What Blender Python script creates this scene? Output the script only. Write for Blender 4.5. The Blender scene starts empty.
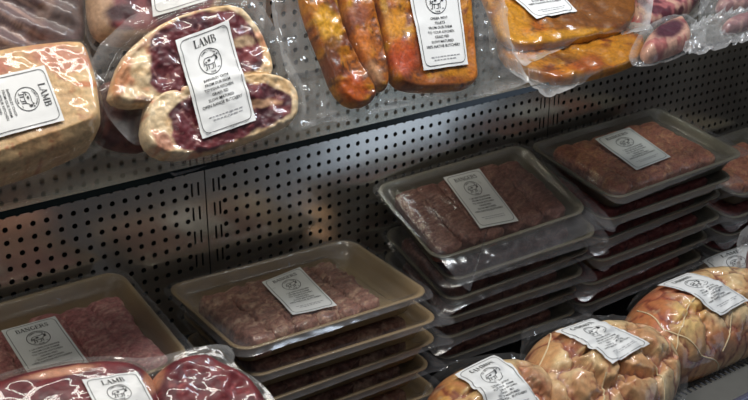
import bpy, math, random
import numpy as np
from mathutils import Matrix, Vector

random.seed(4)
# ------------------------------------------------------------------ setup
U = 0.013                       # one pitch of the perforated steel, in metres
CAMZ = 1.45                     # eye height of the camera, metres
FPX, PITCH, YAW = 1132.6, 0.39294, 0.63588
D = 73.0                        # back panel, in pitches, in front of the camera
sc = bpy.context.scene
COL = sc.collection
sc.view_settings.view_transform = 'Standard'
sc.view_settings.look = 'None'
sc.view_settings.exposure = 0.0
sc.view_settings.gamma = 1.0
sc.view_settings.use_curve_mapping = False

cp, sp, ct, st = math.cos(PITCH), math.sin(PITCH), math.cos(YAW), math.sin(YAW)
FW = np.array([st*cp, ct*cp, -sp]); RT = np.array([ct, -st, 0.0]); UP = np.cross(RT, FW)
def ray(u, v): return FW*FPX + RT*(u-374) + UP*(200-v)
def on_y(u, v, Y): d = ray(u, v); return d*Y/d[1]
def y_at(u, v, Z): d = ray(u, v); return (d*Z/d[2])[1]
def proj(P):
    P = np.atleast_2d(P); z = P@FW
    return 374+FPX*(P@RT)/z, 200-FPX*(P@UP)/z
def wpos(P): return Vector((P[0]*U, P[1]*U, P[2]*U+CAMZ))
def unit(v): v = np.array(v, float); return v/np.linalg.norm(v)
def S(r, g, b):
    f = lambda c: (c/255/12.92) if c/255 <= .04045 else ((c/255+.055)/1.055)**2.4
    return np.array([f(r), f(g), f(b)])

# ------------------------------------------------------------------ noise
def _h(ix, iy, s):
    n = (ix.astype(np.int64)*374761393 + iy.astype(np.int64)*668265263 + s*1442695041) & 0xffffffff
    n = ((n ^ (n >> 13))*1274126177) & 0xffffffff
    n = ((n ^ (n >> 16))*2246822519) & 0xffffffff
    return ((n ^ (n >> 15)) & 0xffff)/65535.0
def vnoise(x, y, s=0):
    x = np.asarray(x, float); y = np.asarray(y, float)
    ix, iy = np.floor(x), np.floor(y); fx, fy = x-ix, y-iy
    fx = fx*fx*(3-2*fx); fy = fy*fy*(3-2*fy)
    return (_h(ix, iy, s)*(1-fx)*(1-fy)+_h(ix+1, iy, s)*fx*(1-fy)+_h(ix, iy+1, s)*(1-fx)*fy+_h(ix+1, iy+1, s)*fx*fy)
def fbm(x, y, s=0, o=3):
    t = 0; a = .5; n = 0
    for k in range(o):
        t = t+a*vnoise(x*2**k+17*k, y*2**k-9*k, s+k); n += a; a *= .5
    return t/n
def ridge(x, y, s=0, o=3):
    t = 0; a = .5; n = 0
    for k in range(o):
        t = t+a*(1-np.abs(2*vnoise(x*1.9**k+31*k, y*1.9**k+7*k, s+k)-1))**3; n += a; a *= .5
    return t/n
def cells(x, y, s=0):            # distance to nearest / second nearest feature point
    ix, iy = np.floor(x), np.floor(y); f1 = np.full(x.shape, 9.); f2 = np.full(x.shape, 9.); idv = np.zeros(x.shape)
    for dx in (-1, 0, 1):
        for dy in (-1, 0, 1):
            cx, cy = ix+dx, iy+dy
            px = cx+.15+.7*_h(cx, cy, s); py = cy+.15+.7*_h(cx, cy, s+91)
            d = np.hypot(px-x, py-y); i = _h(cx, cy, s+7)
            m = d < f1
            f2 = np.where(m, f1, np.minimum(f2, d)); idv = np.where(m, i, idv); f1 = np.where(m, d, f1)
    return f1, f2, idv
def sstep(a, b, x): t = np.clip((x-a)/(b-a), 0, 1); return t*t*(3-2*t)
def mixc(c, k, m): return c*(1-m[:, None])+np.asarray(k)[None, :]*m[:, None]

# ------------------------------------------------------------------ materials
def newmat(name):
    m = bpy.data.materials.new(name); m.use_nodes = True
    nt = m.node_tree; nt.nodes.clear()
    out = nt.nodes.new('ShaderNodeOutputMaterial')
    return m, nt, out
def N(nt, t, **k):
    n = nt.nodes.new(t)
    for a, v in k.items():
        if a.startswith('i_'): n.inputs[a[2:].replace('_', ' ')].default_value = v
        else: setattr(n, a, v)
    return n
def noise_node(nt, scale, detail=3, typ=None, rough=.5):
    tc = N(nt, 'ShaderNodeTexCoord')
    n = N(nt, 'ShaderNodeTexNoise'); n.inputs['Scale'].default_value = scale; n.inputs['Detail'].default_value = detail
    n.inputs['Roughness'].default_value = rough
    if typ: n.noise_type = typ
    nt.links.new(tc.outputs['Object'], n.inputs['Vector'])
    return n
def simple(name, col, rough=.5, metal=0., coat=0., bump=0., bscale=200, vary=.12):
    m, nt, out = newmat(name)
    b = N(nt, 'ShaderNodeBsdfPrincipled')
    b.inputs['Roughness'].default_value = rough; b.inputs['Metallic'].default_value = metal
    b.inputs['Coat Weight'].default_value = coat; b.inputs['Coat Roughness'].default_value = .12
    n = noise_node(nt, bscale)
    mr = N(nt, 'ShaderNodeMapRange'); mr.inputs['To Min'].default_value = 1-vary; mr.inputs['To Max'].default_value = 1+vary
    nt.links.new(n.outputs['Fac'], mr.inputs['Value'])
    mx = N(nt, 'ShaderNodeMix', data_type='RGBA', blend_type='MULTIPLY'); mx.inputs[0].default_value = 1
    mx.inputs[6].default_value = (*col, 1); nt.links.new(mr.outputs[0], mx.inputs[7])
    nt.links.new(mx.outputs[2], b.inputs['Base Color'])
    if bump:
        bp = N(nt, 'ShaderNodeBump'); bp.inputs['Strength'].default_value = bump; bp.inputs['Distance'].default_value = .001
        nt.links.new(n.outputs['Fac'], bp.inputs['Height']); nt.links.new(bp.outputs[0], b.inputs['Normal'])
    nt.links.new(b.outputs[0], out.inputs[0])
    return m
def meat_mat(name, rough=.42, coat=.12, scale=260, bump=.5, vary=.25, sss=.0):
    m, nt, out = newmat(name)
    b = N(nt, 'ShaderNodeBsdfPrincipled')
    b.inputs['Roughness'].default_value = rough; b.inputs['Coat Weight'].default_value = coat; b.inputs['Coat Roughness'].default_value = .1
    at = N(nt, 'ShaderNodeAttribute', attribute_name='col')
    n = noise_node(nt, scale, 4)
    mr = N(nt, 'ShaderNodeMapRange'); mr.inputs['From Min'].default_value = .25; mr.inputs['From Max'].default_value = .75
    mr.inputs['To Min'].default_value = 1-vary; mr.inputs['To Max'].default_value = 1+vary
    nt.links.new(n.outputs['Fac'], mr.inputs['Value'])
    mx = N(nt, 'ShaderNodeMix', data_type='RGBA', blend_type='MULTIPLY'); mx.inputs[0].default_value = 1
    nt.links.new(at.outputs['Color'], mx.inputs[6]); nt.links.new(mr.outputs[0], mx.inputs[7])
    nt.links.new(mx.outputs[2], b.inputs['Base Color'])
    bp = N(nt, 'ShaderNodeBump'); bp.inputs['Strength'].default_value = bump; bp.inputs['Distance'].default_value = .0012
    nt.links.new(n.outputs['Fac'], bp.inputs['Height']); nt.links.new(bp.outputs[0], b.inputs['Normal'])
    nt.links.new(b.outputs[0], out.inputs[0])
    return m
def film_mat(name, haze=.06, tint=(.97, .97, .96), rough=.07, g0=.03, g1=.45, bump=.15, scale=40, hcol=(.8, .8, .8)):
    m, nt, out = newmat(name)
    n = noise_node(nt, scale, 2.5, 'RIDGED_MULTIFRACTAL', .45)
    try: n.normalize = True
    except Exception: pass
    bp = N(nt, 'ShaderNodeBump'); bp.inputs['Strength'].default_value = bump; bp.inputs['Distance'].default_value = .0016
    nt.links.new(n.outputs['Fac'], bp.inputs['Height'])
    tr = N(nt, 'ShaderNodeBsdfTransparent'); tr.inputs[0].default_value = (*tint, 1)
    df = N(nt, 'ShaderNodeBsdfDiffuse'); df.inputs[0].default_value = (*hcol, 1)
    tl = N(nt, 'ShaderNodeBsdfTranslucent'); tl.inputs[0].default_value = (*hcol, 1)
    dm = N(nt, 'ShaderNodeMixShader'); dm.inputs[0].default_value = .35
    nt.links.new(df.outputs[0], dm.inputs[1]); nt.links.new(tl.outputs[0], dm.inputs[2])
    m1 = N(nt, 'ShaderNodeMixShader')
    at = N(nt, 'ShaderNodeAttribute', attribute_name='col')
    sx = N(nt, 'ShaderNodeSeparateColor'); nt.links.new(at.outputs['Color'], sx.inputs[0])
    ad = N(nt, 'ShaderNodeMath', operation='ADD'); ad.inputs[1].default_value = haze; ad.use_clamp = True
    nt.links.new(sx.outputs[0], ad.inputs[0]); nt.links.new(ad.outputs[0], m1.inputs[0])
    nt.links.new(tr.outputs[0], m1.inputs[1]); nt.links.new(dm.outputs[0], m1.inputs[2])
    gl = N(nt, 'ShaderNodeBsdfGlossy'); gl.inputs['Roughness'].default_value = rough
    nt.links.new(bp.outputs[0], gl.inputs['Normal'])
    lw = N(nt, 'ShaderNodeLayerWeight'); lw.inputs[0].default_value = .5; nt.links.new(bp.outputs[0], lw.inputs['Normal'])
    pw = N(nt, 'ShaderNodeMath', operation='POWER'); pw.inputs[1].default_value = 3.5; nt.links.new(lw.outputs['Facing'], pw.inputs[0])
    mr = N(nt, 'ShaderNodeMapRange'); mr.inputs['To Min'].default_value = g0; mr.inputs['To Max'].default_value = g1
    nt.links.new(pw.outputs[0], mr.inputs['Value'])
    m2 = N(nt, 'ShaderNodeMixShader'); nt.links.new(mr.outputs[0], m2.inputs[0])
    nt.links.new(m1.outputs[0], m2.inputs[1]); nt.links.new(gl.outputs[0], m2.inputs[2])
    nt.links.new(m2.outputs[0], out.inputs[0])
    return m
M = {}
M['meat'] = meat_mat('lamb_flesh', rough=.5, coat=.06, bump=.35)
M['mince'] = meat_mat('sausage_flesh', rough=.55, coat=.12, scale=420, bump=.9, vary=.45)
M['marinade'] = meat_mat('marinated_flesh', rough=.42, coat=.15, scale=330, bump=.4, vary=.35)
M['roast'] = meat_mat('roast_flesh', rough=.45, coat=.12, scale=180, bump=.45, vary=.18)
M['film'] = film_mat('vacuum_film', haze=.02)
M['film_clear'] = film_mat('clear_bag_film', haze=.16, bump=.8, scale=38, g0=.07, rough=.14)
M['tray_film'] = film_mat('tray_film', haze=.035, g0=.045, g1=.6, bump=.4, scale=42, rough=.14, hcol=(.7, .7, .75))
M['oil_film'] = film_mat('oily_film', haze=.02, tint=(.97, .93, .8), rough=.08, bump=.3)
M['haze_film'] = film_mat('hazy_film', haze=.10, rough=.22, bump=.5)
M['glass'] = film_mat('shelf_glass', haze=.12, tint=(.87, .88, .85), rough=.04, g0=.05, g1=.8, bump=0., hcol=(.46, .45, .38))
M['glass_edge'] = simple('shelf_glass_edge', (.006, .010, .009), .2)
M['paper'] = simple('label_paper', (.80, .81, .80), .5, coat=.15, bump=.05, bscale=120, vary=.03)
M['ink'] = simple('label_ink', (.02, .02, .022), .5)
M['ink_grey'] = simple('label_ink_grey', (.30, .30, .32), .5)
M['tray'] = simple('tray_board', tuple(S(148, 124, 88)), .42, coat=.3, bscale=60)
M['tray_grey'] = simple('tray_board_grey', tuple(S(108, 102, 86)), .42, coat=.3, bscale=60)
M['steel'] = simple('perforated_steel', (.70, .65, .57), .2, metal=.86, bump=.06, bscale=25, vary=.18)
M['steel_dark'] = simple('plenum_black', (.008, .008, .008), .8)
M['deck'] = simple('deck_steel', (.10, .10, .105), .35, metal=.7, bscale=30)
M['rail'] = simple('rail_grey', (.125, .125, .115), .45, bscale=60)
M['bumper'] = simple('bumper_blue_grey', (.16, .17, .25), .25, metal=.5, bscale=30)
M['string'] = simple('butcher_string', tuple(S(225, 205, 165)), .7)

# ------------------------------------------------------------------ object helpers
def link_mesh(name, V, F, mat, parent=None, cols=None, smooth=True, mats=None, fmat=None):
    me = bpy.data.meshes.new(name)
    me.from_pydata([tuple(v) for v in np.asarray(V, float)*U], [], [tuple(int(i) for i in f) for f in F])
    if mats:
        for k in mats: me.materials.append(k)
        if fmat is not None: me.polygons.foreach_set('material_index', fmat)
    else: me.materials.append(mat)
    if cols is not None:
        a = me.color_attributes.new('col', 'FLOAT_COLOR', 'POINT')
        c = np.ones((len(V), 4), np.float32); c[:, :3] = np.clip(cols, 0., 1)
        a.data.foreach_set('color', c.ravel())
    if smooth: me.polygons.foreach_set('use_smooth', [True]*len(me.polygons))
    me.update()
    o = bpy.data.objects.new(name, me); COL.objects.link(o)
    if parent is not None: o.parent = parent
    return o
def basis(n, xdir=(1, 0, 0)):
    n = unit(n); x = np.array(xdir, float); x = unit(x-n*(x@n)); y = np.cross(n, x)
    return x, y, n
def frame_matrix(O, x, y, n):
    p = wpos(O)
    return Matrix(((x[0], y[0], n[0], p.x), (x[1], y[1], n[1], p.y), (x[2], y[2], n[2], p.z), (0, 0, 0, 1)))
def thing(name, label, cat, mw, group=None):
    o = bpy.data.objects.new(name, None); COL.objects.link(o); o.empty_display_size = .02
    o.matrix_world = mw; o['label'] = label; o['category'] = cat
    if group: o['group'] = group
    return o
def structure(o): o['kind'] = 'structure'; return o
def dup(root, mw, label, group=None):
    r = root.copy(); COL.objects.link(r); r.matrix_world = mw; r['label'] = label
    if group: r['group'] = group
    for ch in list(root.children):
        c = ch.copy(); COL.objects.link(c); c.parent = r
        for g in list(ch.children):
            d = g.copy(); COL.objects.link(d); d.parent = c
    return r
class MB:
    def __init__(s): s.V = []; s.F = []; s.mi = []
    def add(s, V, F, m=0):
        k = len(s.V); s.V += [tuple(v) for v in V]; s.F += [tuple(i+k for i in f) for f in F]; s.mi += [m]*len(F)
    def box(s, a, b, m=0):
        x0, y0, z0 = a; x1, y1, z1 = b
        s.add([(x0, y0, z0), (x1, y0, z0), (x1, y1, z0), (x0, y1, z0), (x0, y0, z1), (x1, y0, z1), (x1, y1, z1), (x0, y1, z1)],
              [(0, 3, 2, 1), (4, 5, 6, 7), (0, 1, 5, 4), (1, 2, 6, 5), (2, 3, 7, 6), (3, 0, 4, 7)], m)
    def extrude(s, prof, x0, x1, m=0):              # closed profile in (y,z), along x
        n = len(prof)
        s.add([(x0, y, z) for y, z in prof]+[(x1, y, z) for y, z in prof],
              [(i, (i+1) % n, n+(i+1) % n, n+i) for i in range(n)]+[tuple(range(n))[::-1], tuple(range(n, 2*n))], m)

# ------------------------------------------------------------------ the case: perforated back, deck, glass shelf, rail
OFF = np.zeros(3)
ORG = Matrix.Translation((0, 0, CAMZ))
def place_struct(o): o.matrix_world = ORG; return structure(o)

def perforated(x0, x1, z0, z1, xs, zs, slots, Y, th=.12):
    mb = MB()
    R = .205; n = 12
    # columns of cells between boundaries
    bx = [x0]; kinds = []
    items = sorted([(x, 'h') for x in xs]+[(x, 's') for x in slots])
    for i, (x, k) in enumerate(items):
        nx = (x+items[i+1][0])/2 if i+1 < len(items) else x1
        bx.append(nx); kinds.append((x, k))
    zb = [z0]+[(zs[i]+zs[i+1])/2 for i in range(len(zs)-1)]+[z1]
    def cell(xa, xb, za, zb_, loop):
        # ring of quads between the cell's rectangle and a convex loop (counter clockwise)
        V = []; cx = sum(p[0] for p in loop)/len(loop); cz = sum(p[1] for p in loop)/len(loop)
        outer = []
        for (px, pz) in loop:
            dx, dz = px-cx, pz-cz
            t = min([(((xb if dx > 0 else xa)-cx)/dx) if abs(dx) > 1e-9 else 9e9, (((zb_ if dz > 0 else za)-cz)/dz) if abs(dz) > 1e-9 else 9e9])
            outer.append((cx+dx*t, cz+dz*t))
        m = len(loop)
        V = [(p[0], Y, p[1]) for p in loop]+[(p[0], Y, p[1]) for p in outer]+[(p[0], Y+th, p[1]) for p in loop]
        F = [(i, m+i, m+(i+1) % m, (i+1) % m) for i in range(m)]+[(i, (i+1) % m, 2*m+(i+1) % m, 2*m+i) for i in range(m)]
        k = len(V)
        corners = [(xb, zb_), (xa, zb_), (xa, za), (xb, za)]
        for c in corners:                            # corner triangles
            best = None
            for i in range(m):
                a, b = outer[i], outer[(i+1) % m]
                ina = (abs(a[0]-c[0]) < 1e-6 or abs(a[1]-c[1]) < 1e-6); inb = (abs(b[0]-c[0]) < 1e-6 or abs(b[1]-c[1]) < 1e-6)
                if ina and inb and not (abs(a[0]-b[0]) < 1e-6 or abs(a[1]-b[1]) < 1e-6): best = i
            if best is not None:
                V.append((c[0], Y, c[1])); F.append((m+best, len(V)-1, m+(best+1) % m))
        mb.add(V, F)
    for ci, (x, k) in enumerate(kinds):
        xa, xb = bx[ci], bx[ci+1]
        if k == 'h':
            for ri, z in enumerate(zs):
                loop = [(x+R*math.cos(2*math.pi*(i+.5)/n), z+R*math.sin(2*math.pi*(i+.5)/n)) for i in range(n)]
                cell(xa, xb, zb[ri], zb[ri+1], loop)
        else:
            z = z0
            while z < z1-1e-6:
                zt = min(z+2, z1)
                i = [(x-.085, z+.45), (x+.085, z+.45), (x+.085, zt-.45), (x-.085, zt-.45)]; o = [(xa, z), (xb, z), (xb, zt), (xa, zt)]
                mb.add([(p[0], Y, p[1]) for p in i]+[(p[0], Y, p[1]) for p in o]+[(p[0], Y+th, p[1]) for p in i],
                       [(j, 4+j, 4+(j+1) % 4, (j+1) % 4) for j in range(4)]+[(j, (j+1) % 4, 8+(j+1) % 4, 8+j) for j in range(4)]); z = zt
    return mb
ZS = [-43.05+i for i in range(30)]
z0, z1 = -43.55, -13.55
seam1, seam2, xl, xr = 37.71, 74.61, 2.0, 112.0
def panel(nm, xa, xb, hx0, hx1, nh, sl):
    xs = list(np.linspace(hx0, hx1, nh))
    mb = perforated(xa+.05, xb-.05, z0, z1, xs, ZS, sl, D)
    # folded returns at the joints
    mb.box((xa+.05, D, z0-1.2), (xb-.05, D+.12, z0)); mb.box((xa+.07, D, z1), (xb-.07, D+.12, z1+.6))
    return place_struct(link_mesh(nm, mb.V, mb.F, M['steel'], smooth=False))
panel('wall_back', xl, seam1, 22.05-20, 22.05+14, 35, [36.55, 37.1])
panel('wall_back_middle', seam1, seam2, 39.35, 72.96, 35, [38.42, 38.9, 73.5, 74.0])
panel('wall_back_right', seam2, xr, 76.58, 76.58+35, 36, [75.3, 75.85])
mb = MB(); mb.box((xl, D+3, -56), (xr, D+3.5, 4)); mb.box((xl, D-.05, z1+.6), (xr, D+.3, 4))
place_struct(link_mesh('wall_plenum', mb.V, mb.F, M['steel_dark'], smooth=False))
mb = MB(); mb.box((xl-1, 40, -58), (xl, D+3, 6)); place_struct(link_mesh('wall_left', mb.V, mb.F, M['deck'], smooth=False))
mb = MB(); mb.box((xr, 18, -75), (xr+1, D+3, 6)); place_struct(link_mesh('wall_right', mb.V, mb.F, M['deck'], smooth=False))  # end wall, front part added out of view to shade the panel's right
DK0, DKS = -51.3, .20           # deck height at the back, slope towards the shopper
def deckz(Y): return DK0-(D-Y)*DKS
mb = MB()
mb.extrude([(54.9, deckz(54.9)), (D-.3, deckz(D-.3)), (D-.3, deckz(D)-1), (54.9, deckz(54.9)-1)], xl, xr)
place_struct(link_mesh('floor', mb.V, mb.F, M['deck'], smooth=False))

# glass shelf
SH_Y0, SH_Y1, SH_Z = 60.0, D-.6, -25.16
sh = thing('glass_shelf', 'long clear glass shelf with dark edge carrying the upper row of packs', 'shelf', Matrix.Translation(wpos((57, 66, SH_Z))))
V = []; F = []; mi = []
mb = MB(); mb.box((xl-57+.1, SH_Y0-66, -.45), (xr-57-.1, SH_Y1-66, 0))
for i, f_ in enumerate(mb.F): mb.mi[i] = 0 if i < 2 else 1
link_mesh('glass_pane', mb.V, mb.F, None, sh, smooth=False, mats=[M['glass'], M['glass_edge']], fmat=mb.mi)
mb = MB()
for x in (4.5, 109):
    mb.extrude([(SH_Y1-66-9, -.6), (SH_Y1-66-9, -.95), (SH_Y1-66+.5, -2.6), (SH_Y1-66+.5, -.6)], x-57-.12, x-57+.12)
    link_mesh('bracket', mb.V, mb.F, M['steel_dark'], sh, smooth=False); mb = MB()

# front rail with air slots
rl = thing('front_rail', 'grey slotted front rail with rounded bumper in front of the roasts', 'rail', Matrix.Translation(wpos((70, 52.0, -54.05))))
mb = MB(); x = -20.0
while x < 34:                                         # slot strip: bars between real openings
    mb.box((x, .5, -.1), (x+.34, 1.4, 0)); x += .68
mb.box((-20, 1.4, -.1), (34, 2.6, 0)); mb.box((-20, -2.6, -.1), (34, .5, 0)); mb.box((-20, -2.6, -2.6), (34, -2.5, -.1))
link_mesh('slotted_strip', mb.V, mb.F, M['rail'], rl, smooth=False)
mb = MB(); mb.box((-20, .1, -2.3), (34, 2.0, -2.2)); link_mesh('air_channel', mb.V, mb.F, M['steel_dark'], rl, smooth=False)
prof = [(-3.1+.62*math.cos(a), -.15+.62*math.sin(a)) for a in np.linspace(0, 2*math.pi, 20, endpoint=False)]
mb = MB(); mb.extrude(prof[::-1], -20, 34); link_mesh('bumper', mb.V, mb.F, M['bumper'], rl)

# ------------------------------------------------------------------ polygons
def chaikin(P, k=2):
    P = np.asarray(P, float)
    for _ in range(k):
        Q = np.roll(P, -1, 0); P = np.stack([.75*P+.25*Q, .25*P+.75*Q], 1).reshape(-1, 2)
    return P
def sdist(P, a, b):                                    # signed distance, inside positive
    a = a[:, None]; b = b[:, None]
    x0, y0 = P[:, 0][None], P[:, 1][None]; Q = np.roll(P, -1, 0); x1, y1 = Q[:, 0][None], Q[:, 1][None]
    dx, dy = x1-x0, y1-y0
    t = np.clip(((a-x0)*dx+(b-y0)*dy)/(dx*dx+dy*dy+1e-12), 0, 1)
    d = np.sqrt(((a-x0-t*dx)**2+(b-y0-t*dy)**2).min(1))
    c = ((y0 > b) != (y1 > b)) & (a < dx*(b-y0)/(dy+1e-15)+x0)
    return np.where(c.sum(1) % 2 == 1, d, -d)
def polar(P, rings, segs, cen=None):
    """star-shaped polar mesh coordinates inside polygon P"""
    c = np.array(cen) if cen is not None else P.mean(0)
    Q = np.roll(P, -1, 0); L = np.r_[0, np.cumsum(np.linalg.norm(Q-P, axis=1))]
    PP = np.r_[P, P[:1]]; s = np.linspace(0, L[-1], segs, endpoint=False)
    B = np.c_[np.interp(s, L, PP[:, 0]), np.interp(s, L, PP[:, 1])]
    area = np.sum(P[:, 0]*Q[:, 1]-P[:, 1]*Q[:, 0])
    if area < 0: B = B[::-1]
    k = 1-(1-np.arange(1, rings+1)/rings)**1.25
    A = np.r_[c[None], (c[None, None]+(B-c)[None]*k[:, None, None]).reshape(-1, 2)]
    F = [(0, 1+i, 1+(i+1) % segs) for i in range(segs)]
    for r in range(rings-1):
        o = 1+r*segs; p = o+segs
        F += [(o+i, p+i, p+(i+1) % segs, o+(i+1) % segs) for i in range(segs)]
    return A, F
def profile(t, p=2.2):
    t = np.clip(t, 0, 1); return (1-(1-t)**p)**(1/p)

# ------------------------------------------------------------------ labels
_txt = {}
def text2d(s):
    if s in _txt: return _txt[s]
    cu = bpy.data.curves.new('t', 'FONT'); cu.body = s; cu.size = 1; cu.align_x = 'CENTER'; cu.resolution_u = 2; cu.offset = .012
    ob = bpy.data.objects.new('t', cu); COL.objects.link(ob)
    dg = bpy.context.evaluated_depsgraph_get(); e = ob.evaluated_get(dg); me = e.to_mesh()
    V = np.array([v.co[:2] for v in me.vertices]); F = [tuple(p.vertices) for p in me.polygons]
    e.to_mesh_clear(); bpy.data.objects.remove(ob); bpy.data.curves.remove(cu)
    _txt[s] = (V, F); return V, F
GL = {  # slab-serif capitals: strokes x0,y0,x1,y1,width
 'L': (.72, [(.16,0,.16,1,.17),(0,.97,.36,.97,.06),(0,.03,.64,.03,.07),(.62,0,.62,.3,.06)]),
 'A': (.82, [(.08,0,.38,1,.07),(.38,1,.68,0,.17),(.2,.34,.56,.34,.06),(-.04,.03,.22,.03,.06),(.52,.03,.84,.03,.06)]),
 'M': (1.0, [(.14,0,.14,1,.07),(.14,1,.46,.12,.16),(.46,.12,.78,1,.06),(.78,0,.78,1,.17),(0,.97,.2,.97,.06),(.74,.97,.94,.97,.06),(0,.03,.28,.03,.06),(.64,.03,.94,.03,.06)]),
 'B': (.76, [(.16,0,.16,1,.17),(0,.97,.46,.97,.06),(.44,.97,.56,.86,.1),(.56,.88,.56,.64,.15),(.56,.66,.44,.53,.1),(.16,.53,.46,.53,.06),(.46,.53,.62,.4,.1),(.62,.42,.62,.16,.16),(.62,.16,.48,.03,.1),(0,.03,.5,.03,.06)]),
 'N': (.9, [(.14,0,.14,1,.07),(.14,1,.72,0,.17),(.72,0,.72,1,.07),(0,.97,.2,.97,.06),(.58,.97,.86,.97,.06),(0,.03,.28,.03,.06)]),
 'G': (.84, [(.68,.8,.52,.97,.08),(.52,.97,.3,.97,.08),(.32,.97,.14,.72,.13),(.14,.74,.14,.26,.17),(.14,.28,.32,.03,.13),(.3,.03,.56,.03,.08),(.56,.03,.68,.14,.1),(.66,.1,.66,.42,.15),(.48,.42,.8,.42,.06)]),
 'E': (.74, [(.16,0,.16,1,.17),(0,.97,.6,.97,.06),(.6,.97,.6,.74,.06),(.16,.52,.46,.52,.06),(.46,.42,.46,.62,.06),(0,.03,.64,.03,.06),(.64,.03,.64,.28,.06)]),
 'R': (.84, [(.16,0,.16,1,.17),(0,.97,.46,.97,.06),(.44,.97,.58,.86,.1),(.58,.88,.58,.64,.15),(.58,.66,.44,.52,.1),(.16,.5,.46,.5,.06),(.4,.5,.7,.03,.16),(0,.03,.3,.03,.06),(.62,.03,.86,.03,.06)]),
 'S': (.68, [(.56,.76,.56,.97,.06),(.54,.86,.34,.97,.08),(.34,.97,.12,.84,.1),(.12,.84,.14,.66,.15),(.14,.66,.52,.38,.16),(.52,.38,.54,.18,.15),(.54,.16,.34,.03,.1),(.34,.03,.1,.14,.08),(.1,.03,.1,.28,.06)]),
 'O': (.86, [(.38,.97,.16,.74,.12),(.15,.76,.15,.24,.17),(.16,.26,.38,.03,.12),(.36,.03,.6,.26,.12),(.61,.24,.61,.76,.17),(.6,.74,.36,.97,.12)]),
}
class Ink:
    def __init__(s): s.V = []; s.F = []; s.m = []
    def add(s, V, F, m=0):
        k = len(s.V); s.V += [tuple(v) for v in V]; s.F += [tuple(i+k for i in f) for f in F]; s.m += [m]*len(F)
    def stroke(s, x0, y0, x1, y1, w, m=0):
        dx, dy = x1-x0, y1-y0; L = math.hypot(dx, dy) or 1e-6; nx, ny = -dy/L*w/2, dx/L*w/2
        k = max(1, int(L/.08))
        V = []
        for i in range(k+1):
            t = i/k; V += [(x0+dx*t+nx, y0+dy*t+ny), (x0+dx*t-nx, y0+dy*t-ny)]
        s.add(V, [(2*i, 2*i+1, 2*i+3, 2*i+2) for i in range(k)], m)
    def poly(s, pts, w, m=0, close=False):
        P = list(pts)+([pts[0]] if close else [])
        for a, b in zip(P, P[1:]): s.stroke(*a, *b, w, m)
    def ell(s, cx, cy, rx, ry, m=0, k=12):
        s.add([(cx, cy)]+[(cx+rx*math.cos(2*math.pi*i/k), cy+ry*math.sin(2*math.pi*i/k)) for i in range(k)], [(0, 1+i, 1+(i+1) % k) for i in range(k)], m)
    def text(s, t, cx, cy, size, m=0, maxw=None):
        V, F = text2d(t); w = np.ptp(V[:, 0]) if len(V) else 1; sx = size
        if maxw and w*size > maxw: sx = maxw/w
        s.add(np.c_[cx+V[:, 0]*sx, cy+V[:, 1]*size], F, m)
    def arc(s, t, cx, cy, r, size, top=True, m=0):
        V, F = text2d(t)
        th = V[:, 0]*size/r; rr = r+(V[:, 1]*size if top else -V[:, 1]*size)
        a = (math.pi/2-th) if top else (-math.pi/2+th)
        s.add(np.c_[cx+rr*np.cos(a), cy+rr*np.sin(a)], F, m)
    def slab(s, t, cx, cy, h, m=0):
        w = sum(GL[c][0] for c in t)*h; x = cx-w/2
        for c in t:
            for (a, b, c2, d, wd) in GL[c][1]: s.stroke(x+a*h, cy+b*h, x+c2*h, cy+d*h, wd*h, m)
            x += GL[c][0]*h
def label_ink(header, lines):
    """artwork on a label 1 wide and 1.6 high, y down from the top edge"""
    k = Ink(); H = 1.6
    def rr(i, r):
        P = []
        for (cx, cy, a0) in ((1-i-r, H-i-r, 0), (i+r, H-i-r, 90), (i+r, i+r, 180), (1-i-r, i+r, 270)):
            P += [(cx+r*math.cos(math.radians(a0+t)), cy+r*math.sin(math.radians(a0+t))) for t in (0, 30, 60, 90)]
        return P
    k.poly(rr(.05, .1), .010, 0, True)
    if header: k.slab(header, .5, H-.235, .125 if len(header) < 6 else .108)
    cx, cy, r = .5, H-.50, .205
    ring = [(cx+r*math.cos(a), cy+r*math.sin(a)) for a in np.linspace(0, 2*math.pi, 36, endpoint=False)]
    k.poly(ring, .012, 0, True)
    k.arc('FAMILY FARM', cx, cy, r-.048, .042, True); k.arc('FARM', cx, cy, r-.02, .042, False)
    # grazing animal in the ring
    body = [(-.12, .02), (-.09, .06), (-.02, .07), (.05, .065), (.09, .075), (.13, .06), (.145, .02), (.12, .0), (.10, .015), (.07, -.03), (.0, -.045), (-.08, -.04), (-.115, -.02)]
    k.poly([(cx+x, cy+y) for x, y in body], .011, 0, True)
    for x in (-.09, -.05, .03, .065): k.stroke(cx+x, cy-.035, cx+x-.006, cy-.115, .014)
    k.ell(cx+.125, cy+.035, .022, .03); k.ell(cx+.10, cy+.085, .016, .012); k.ell(cx+.145, cy+.085, .016, .012)
    k.ell(cx-.02, cy+.02, .03, .02); k.ell(cx-.08, cy+.0, .018, .014); k.stroke(cx-.12, cy+.02, cx-.135, cy-.05, .01)
    for x in (-.13, -.02, .1): k.stroke(cx+x, cy-.118, cx+x+.04, cy-.118, .01)
    y = H-.80
    for i, t in enumerate(lines):
        k.text(t, .5, y, .062 if i < len(lines)-1 else .066, 0, .74); y -= .078
    y -= .07
    for row in range(2):
        x = .2+.06*row
        while x < .8-.06*row:
            w = .03+.05*random.random(); k.stroke(x, y, min(x+w, .82), y, .014, 1); x += w+.02
        y -= .05
    return k
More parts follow.
